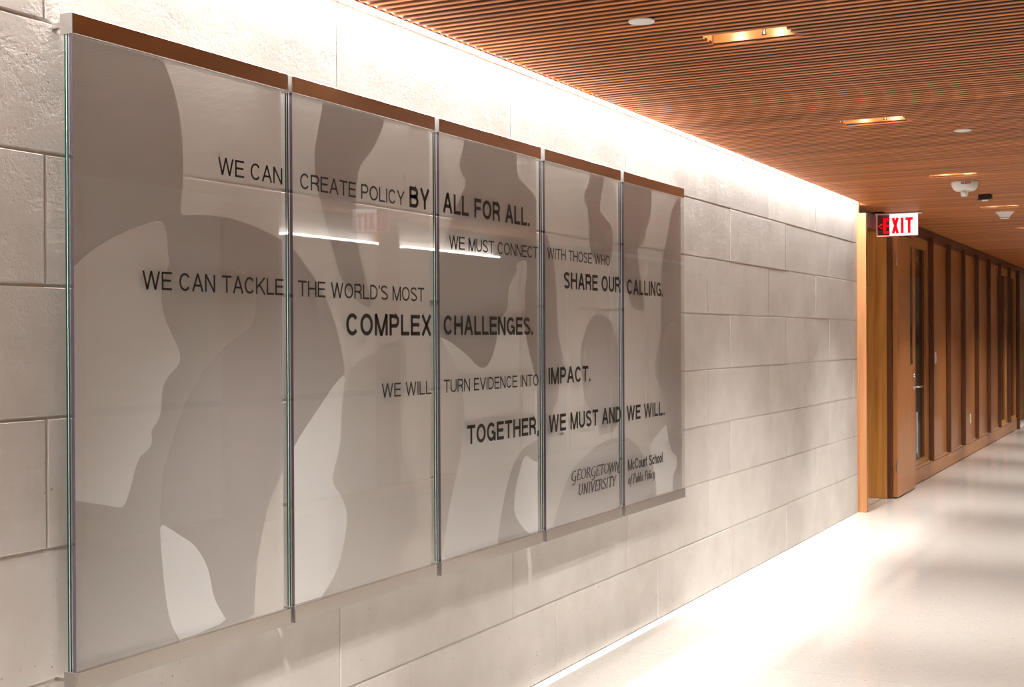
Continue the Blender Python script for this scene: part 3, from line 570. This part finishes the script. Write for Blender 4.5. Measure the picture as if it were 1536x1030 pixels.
for i, (x0, x1) in enumerate(EDG):
    t = thing('glass_panel', ((x0+x1)/2, FR+.02, .63), LAB[i], 'sign', 'glass wall panels with head silhouettes and lettering')
    gx0, gx1 = x0+.002, x1-.002; z0, z1 = .668, 2.262
    for nm, a, b, fz in (('top_rail', 2.253, 2.304, 0), ('bottom_rail', .632, .681, 1)):
        rl = part(nm, MB().box(x0+.005, x1-.002, FR, FR+.041, a, b), M['rail'], t, .0008)
        part('end_cap', MB().box(x0, x0+.0048, FR-.0005, FR+.0415, a-.0005, b+.0005), M['railend'], rl, .0006)
        part('end_cap', MB().box(x1-.0018, x1, FR, FR+.041, a, b), M['railend'], rl)
        zc = (a+b)/2
        for bxx in (x0+.012, x1-.03):
            part('standoff', MB().box(bxx, bxx+.018, FR+.0415, D+.008, zc-.004, zc+.004), M['railend'], t)
    def sheet(nm, ya, yb, fm, em, drop):
        return part(nm, MB().box(gx0, gx1, ya, yb, z0, z1, 0, dict(x0=1, x1=1, z0=1, z1=1), drop), [fm, em], t)
    sheet('back_pane', D-.0575, D-.0520, M['clear'], M['gedge'], ('y0', 'x1'))
    sheet('interlayer', D-.0592, D-.0580, M['clear'], M['inter'], ('y0', 'y1', 'x1'))
    sheet('back_pane', D-.0650, D-.0595, M['clear'], M['gedge'], ('y0', 'y1', 'x1'))
    f0 = part('frosted_film', MB().box(gx0+.012, gx1-.014, D-.0658, D-.0654, z0, z1, 0, None, ('y1', 'x0', 'x1', 'z0', 'z1')), M['base'], t)
    for q, (m, pts) in enumerate(SIL[i]):
        part('head_silhouette', sil_mb(pts, gx0+.012, gx1-.014, z0+.015, z1-.011, D-.0661-.0003*q), M[{'dark': 'darkf'}.get(m, m)], t)
    fp = D-.0795
    mb = MB().box(gx0, gx1, fp, fp+.0105, z0, z1, 1, dict(y0=0, x0=2, x1=2, z0=2, z1=2), ('y1', 'x1'))
    part('front_pane', mb, [M['pane'], M['clear'], M['vedge']], t)
    for item in TXT[i]:
        for wrd in text_words(*item): part('lettering', text_mb([wrd], fp-.0010, fp-.0002), M['ink'], t)
    if i == 3:
        for it in (("GEORGETOWn", 5.243, 5.800, .863, .044, .13, .20), ("UNIVERSITY", 5.318, 5.748, .794, .046, .13, .20)):
            part('crest_lettering', pen_mb([it], fp-.0010, fp-.0002), M['ink'], t)
    if i == 4:
        part('crest_lettering', pen_mb([("of Public Policy", 5.905, 6.262, .783, .044, .13, .18)], fp-.0010, fp-.0002), M['ink'], t)

# ------------------------------------------------------------------ ceiling fittings
def dup(root, loc, label=None, group=None):
    r = root.copy(); C.objects.link(r); r.location = loc
    if label: r['label'] = label
    for ch in list(root.children):
        c = ch.copy(); C.objects.link(c); c.parent = r
        for g in ch.children:
            d = g.copy(); C.objects.link(d); d.parent = c
    return r
GR = 'slot downlights in the wood ceiling'
def slot_light():
    sx, sy = SLOTS[0]; k0 = round((sx-X0)/P)-1
    a = X0+k0*P-(P-.022)*.6; b = X0+(k0+3)*P-.009; y0, y1 = 1.290, 1.618; z = CEIL+.010
    t = thing('slot_downlight', (X0+(k0+1)*P, 1.455, CEIL+.01), '', 'lamp', GR)
    part('housing', MB().box(a, a+.004, y0, y1, z, z+.12).box(b-.004, b, y0, y1, z, z+.12).box(a, b, y0, y0+.004, z, z+.12).box(a, b, y1-.004, y1, z, z+.12).box(a, b, y0, y1, z+.12, z+.124), M['brass'], t)
    for dy in (-.07, .09):
        l = part('lamp_head', MB().lathe(sx-.03, sy+dy, z+.095, [(.03, .022), (.034, .0), (.028, -.004)], 20), M['steel'], t, smooth=True)
        part('lamp_face', MB().lathe(sx-.03, sy+dy, z+.088, [(.024, .002), (.024, 0)], 16), M['lamp'], l)
    part('sprinkler_tip', MB().lathe(sx+.035, sy-.055, z-.004, [(.006, .03), (.006, .01), (.010, 0)], 12), M['black'], t)
    return t
s0 = slot_light()
sl_lab = ['glowing slot downlight nearest the camera, right of the white disc', 'second glowing slot downlight, beyond the nearest one', 'third glowing slot downlight, just before the ALERT dome',
          'fourth glowing slot downlight, above the smoke detector', 'fifth glowing slot downlight, cut by the right edge of the photo']
s0['label'] = sl_lab[0]
for q in range(1, 5):
    k0 = round((SLOTS[q][0]-X0)/P)-1
    dup(s0, (X0+(k0+1)*P, 1.455, CEIL+.01), sl_lab[q])
def disc(x, y, label):
    t = thing('ceiling_disc', (x, y, CEIL-.006), label, 'ceiling plate', 'white round cover plates in the wood ceiling')
    part('cover_plate', MB().lathe(x, y, CEIL-.007, [(.044, 0), (.047, .002), (.047, .006)], 40), M['white'], t, smooth=False)
    part('stem', MB().lathe(x, y, CEIL-.001, [(.022, 0), (.022, .06)], 20), M['black'], t)
    return t
disc(4.303, 1.712, 'white round ceiling plate near the top edge, left of the nearest slot downlight')
disc(7.425, 1.088, 'smaller-looking white round ceiling plate at right, past the second slot downlight')
# alert strobe
sx, sy = 9.95, 1.445
t = thing('alert_strobe', (sx, sy, CEIL), 'white dome alarm strobe with red ALERT lettering and a clear lens', 'alarm')
part('dome', MB().lathe(sx, sy, CEIL, [(.060, -.066), (.078, -.055), (.092, -.030), (.095, -.006), (.095, -.0005)][::1], 40), M['white'], t, smooth=True)
part('strobe_lens', MB().lathe(sx-.025, sy, CEIL-.067, [(.012, -.042), (.024, -.038), (.028, -.018), (.029, 0)], 20), M['lens'], t, smooth=True)
tm = text_mb([("ALERT", -.015, .055, -.003, .017, .24)], -.0006, 0)
# wrap the word round the dome's rim
vs = []
for (a, yy, zz) in tm.v:
    ang = math.radians(180)+a/.094; r = .0958-yy
    vs.append((sx+r*math.cos(ang), sy+r*math.sin(ang), CEIL-.022+zz))
tm.v = vs; part('alert_word', tm, M['redtext'], t)
# black mount
sx, sy = 10.93, 1.435
t = thing('black_ceiling_box', (sx, sy, CEIL), 'small black square fitting hanging below the ceiling beyond the alarm dome', 'sensor')
part('body', MB().box(sx-.04, sx+.04, sy-.05, sy+.048, CEIL-.036, CEIL-.0005), M['black'], t, .002)
part('foot_plate', MB().box(sx-.045, sx+.02, sy-.035, sy+.058, CEIL-.042, CEIL-.0365), M['black'], t)
part('lens', MB().lathe(sx-.01, sy, CEIL-.050, [(.02, 0), (.026, .0075)], 20), M['white'], t)
# smoke detector
sx, sy = 12.53, 1.478
t = thing('smoke_detector', (sx, sy, CEIL), 'white round smoke detector on the ceiling at the right edge', 'smoke detector')
part('body', MB().lathe(sx, sy, CEIL, [(.035, -.062), (.040, -.054), (.050, -.034), (.072, -.010), (.080, -.006), (.080, -.0005)], 36), M['white'], t, smooth=True)
part('vent_ring', MB().lathe(sx, sy, CEIL-.056, [(.0405, 0), (.0415, .006)], 36), M['black'], t)
# exit signs: letters face the camera (towards -x)
def exit_sign():
    ex = 12.13; ya, yb = 2.532, 2.168; z0, z1 = 2.408, 2.604
    t = thing('exit_sign', (ex, (ya+yb)/2, 2.604), 'lit red and white EXIT sign hanging over the doorway', 'sign')
    part('canopy', MB().box(ex-.05, ex+.05, yb-.03, ya+.03, 2.604, 2.614), M['white'], t, .002)
    g = part('panel', MB().box(ex-.004, ex+.004, yb+.003, ya-.115, z0+.006, z1-.001), M['exitw'], t)
    part('clear_end', MB().box(ex-.004, ex+.004, ya-.1148, ya-.003, z0+.006, z1-.001), M['exitc'], t)
    part('edge_strip', MB().box(ex-.006, ex+.006, yb, ya, z0, z0+.0058).box(ex-.006, ex+.006, yb, yb+.0028, z0+.006, z1-.001).box(ex-.006, ex+.006, ya-.0028, ya, z0+.006, z1-.001), M['exitr'], t)
    zb, ch = 2.430, .142
    def y_(px): return ya-(px-1317)/60*(ya-yb)
    def letter(strokes, wt):
        mb = MB()
        for s in strokes: stroke(mb.v, mb.f, s, lambda q: wt, lambda a, b: (a, b), 0, .003)
        mb.mi = [0]*len(mb.f); mb.v = [(ex-.0045-yy, -a, zz) for a, yy, zz in mb.v]; return mb
    for ch_, a, b in (('E', 1326.2, 1336.2), ('X', 1338.8, 1349.8), ('I', 1352.4, 1356.4), ('T', 1359, 1370)):
        u, v = -y_(a), -y_(b); W = v-u; s = .026; top_ = zb+ch; m_ = s/2
        if ch_ == 'E': S = [[(u+m_, zb), (u+m_, top_)], [(u, top_-m_), (v, top_-m_)], [(u, zb+ch*.5), (v-.005, zb+ch*.5)], [(u, zb+m_), (v, zb+m_)]]
        if ch_ == 'X': S = [[(u+m_, top_), (v-m_, zb)], [(v-m_, top_), (u+m_, zb)]]
        if ch_ == 'I': S = [[((u+v)/2, zb), ((u+v)/2, top_)]]
        if ch_ == 'T': S = [[((u+v)/2, zb), ((u+v)/2, top_)], [(u, top_-m_), (v, top_-m_)]]
        part('letter', letter(S, s), M['red'], t)
    u = -y_(1319)
    part('arrow', letter([[(u+.035, zb+.035+.055), (u+.006, zb+.07), (u+.035, zb+.05-.005)]], .009), M['red'], t)
    return t
e0 = exit_sign()
dup(e0, (9.35, -1.35, 2.604), 'second EXIT sign, over the opposite side, seen only as a reflection in the glass')
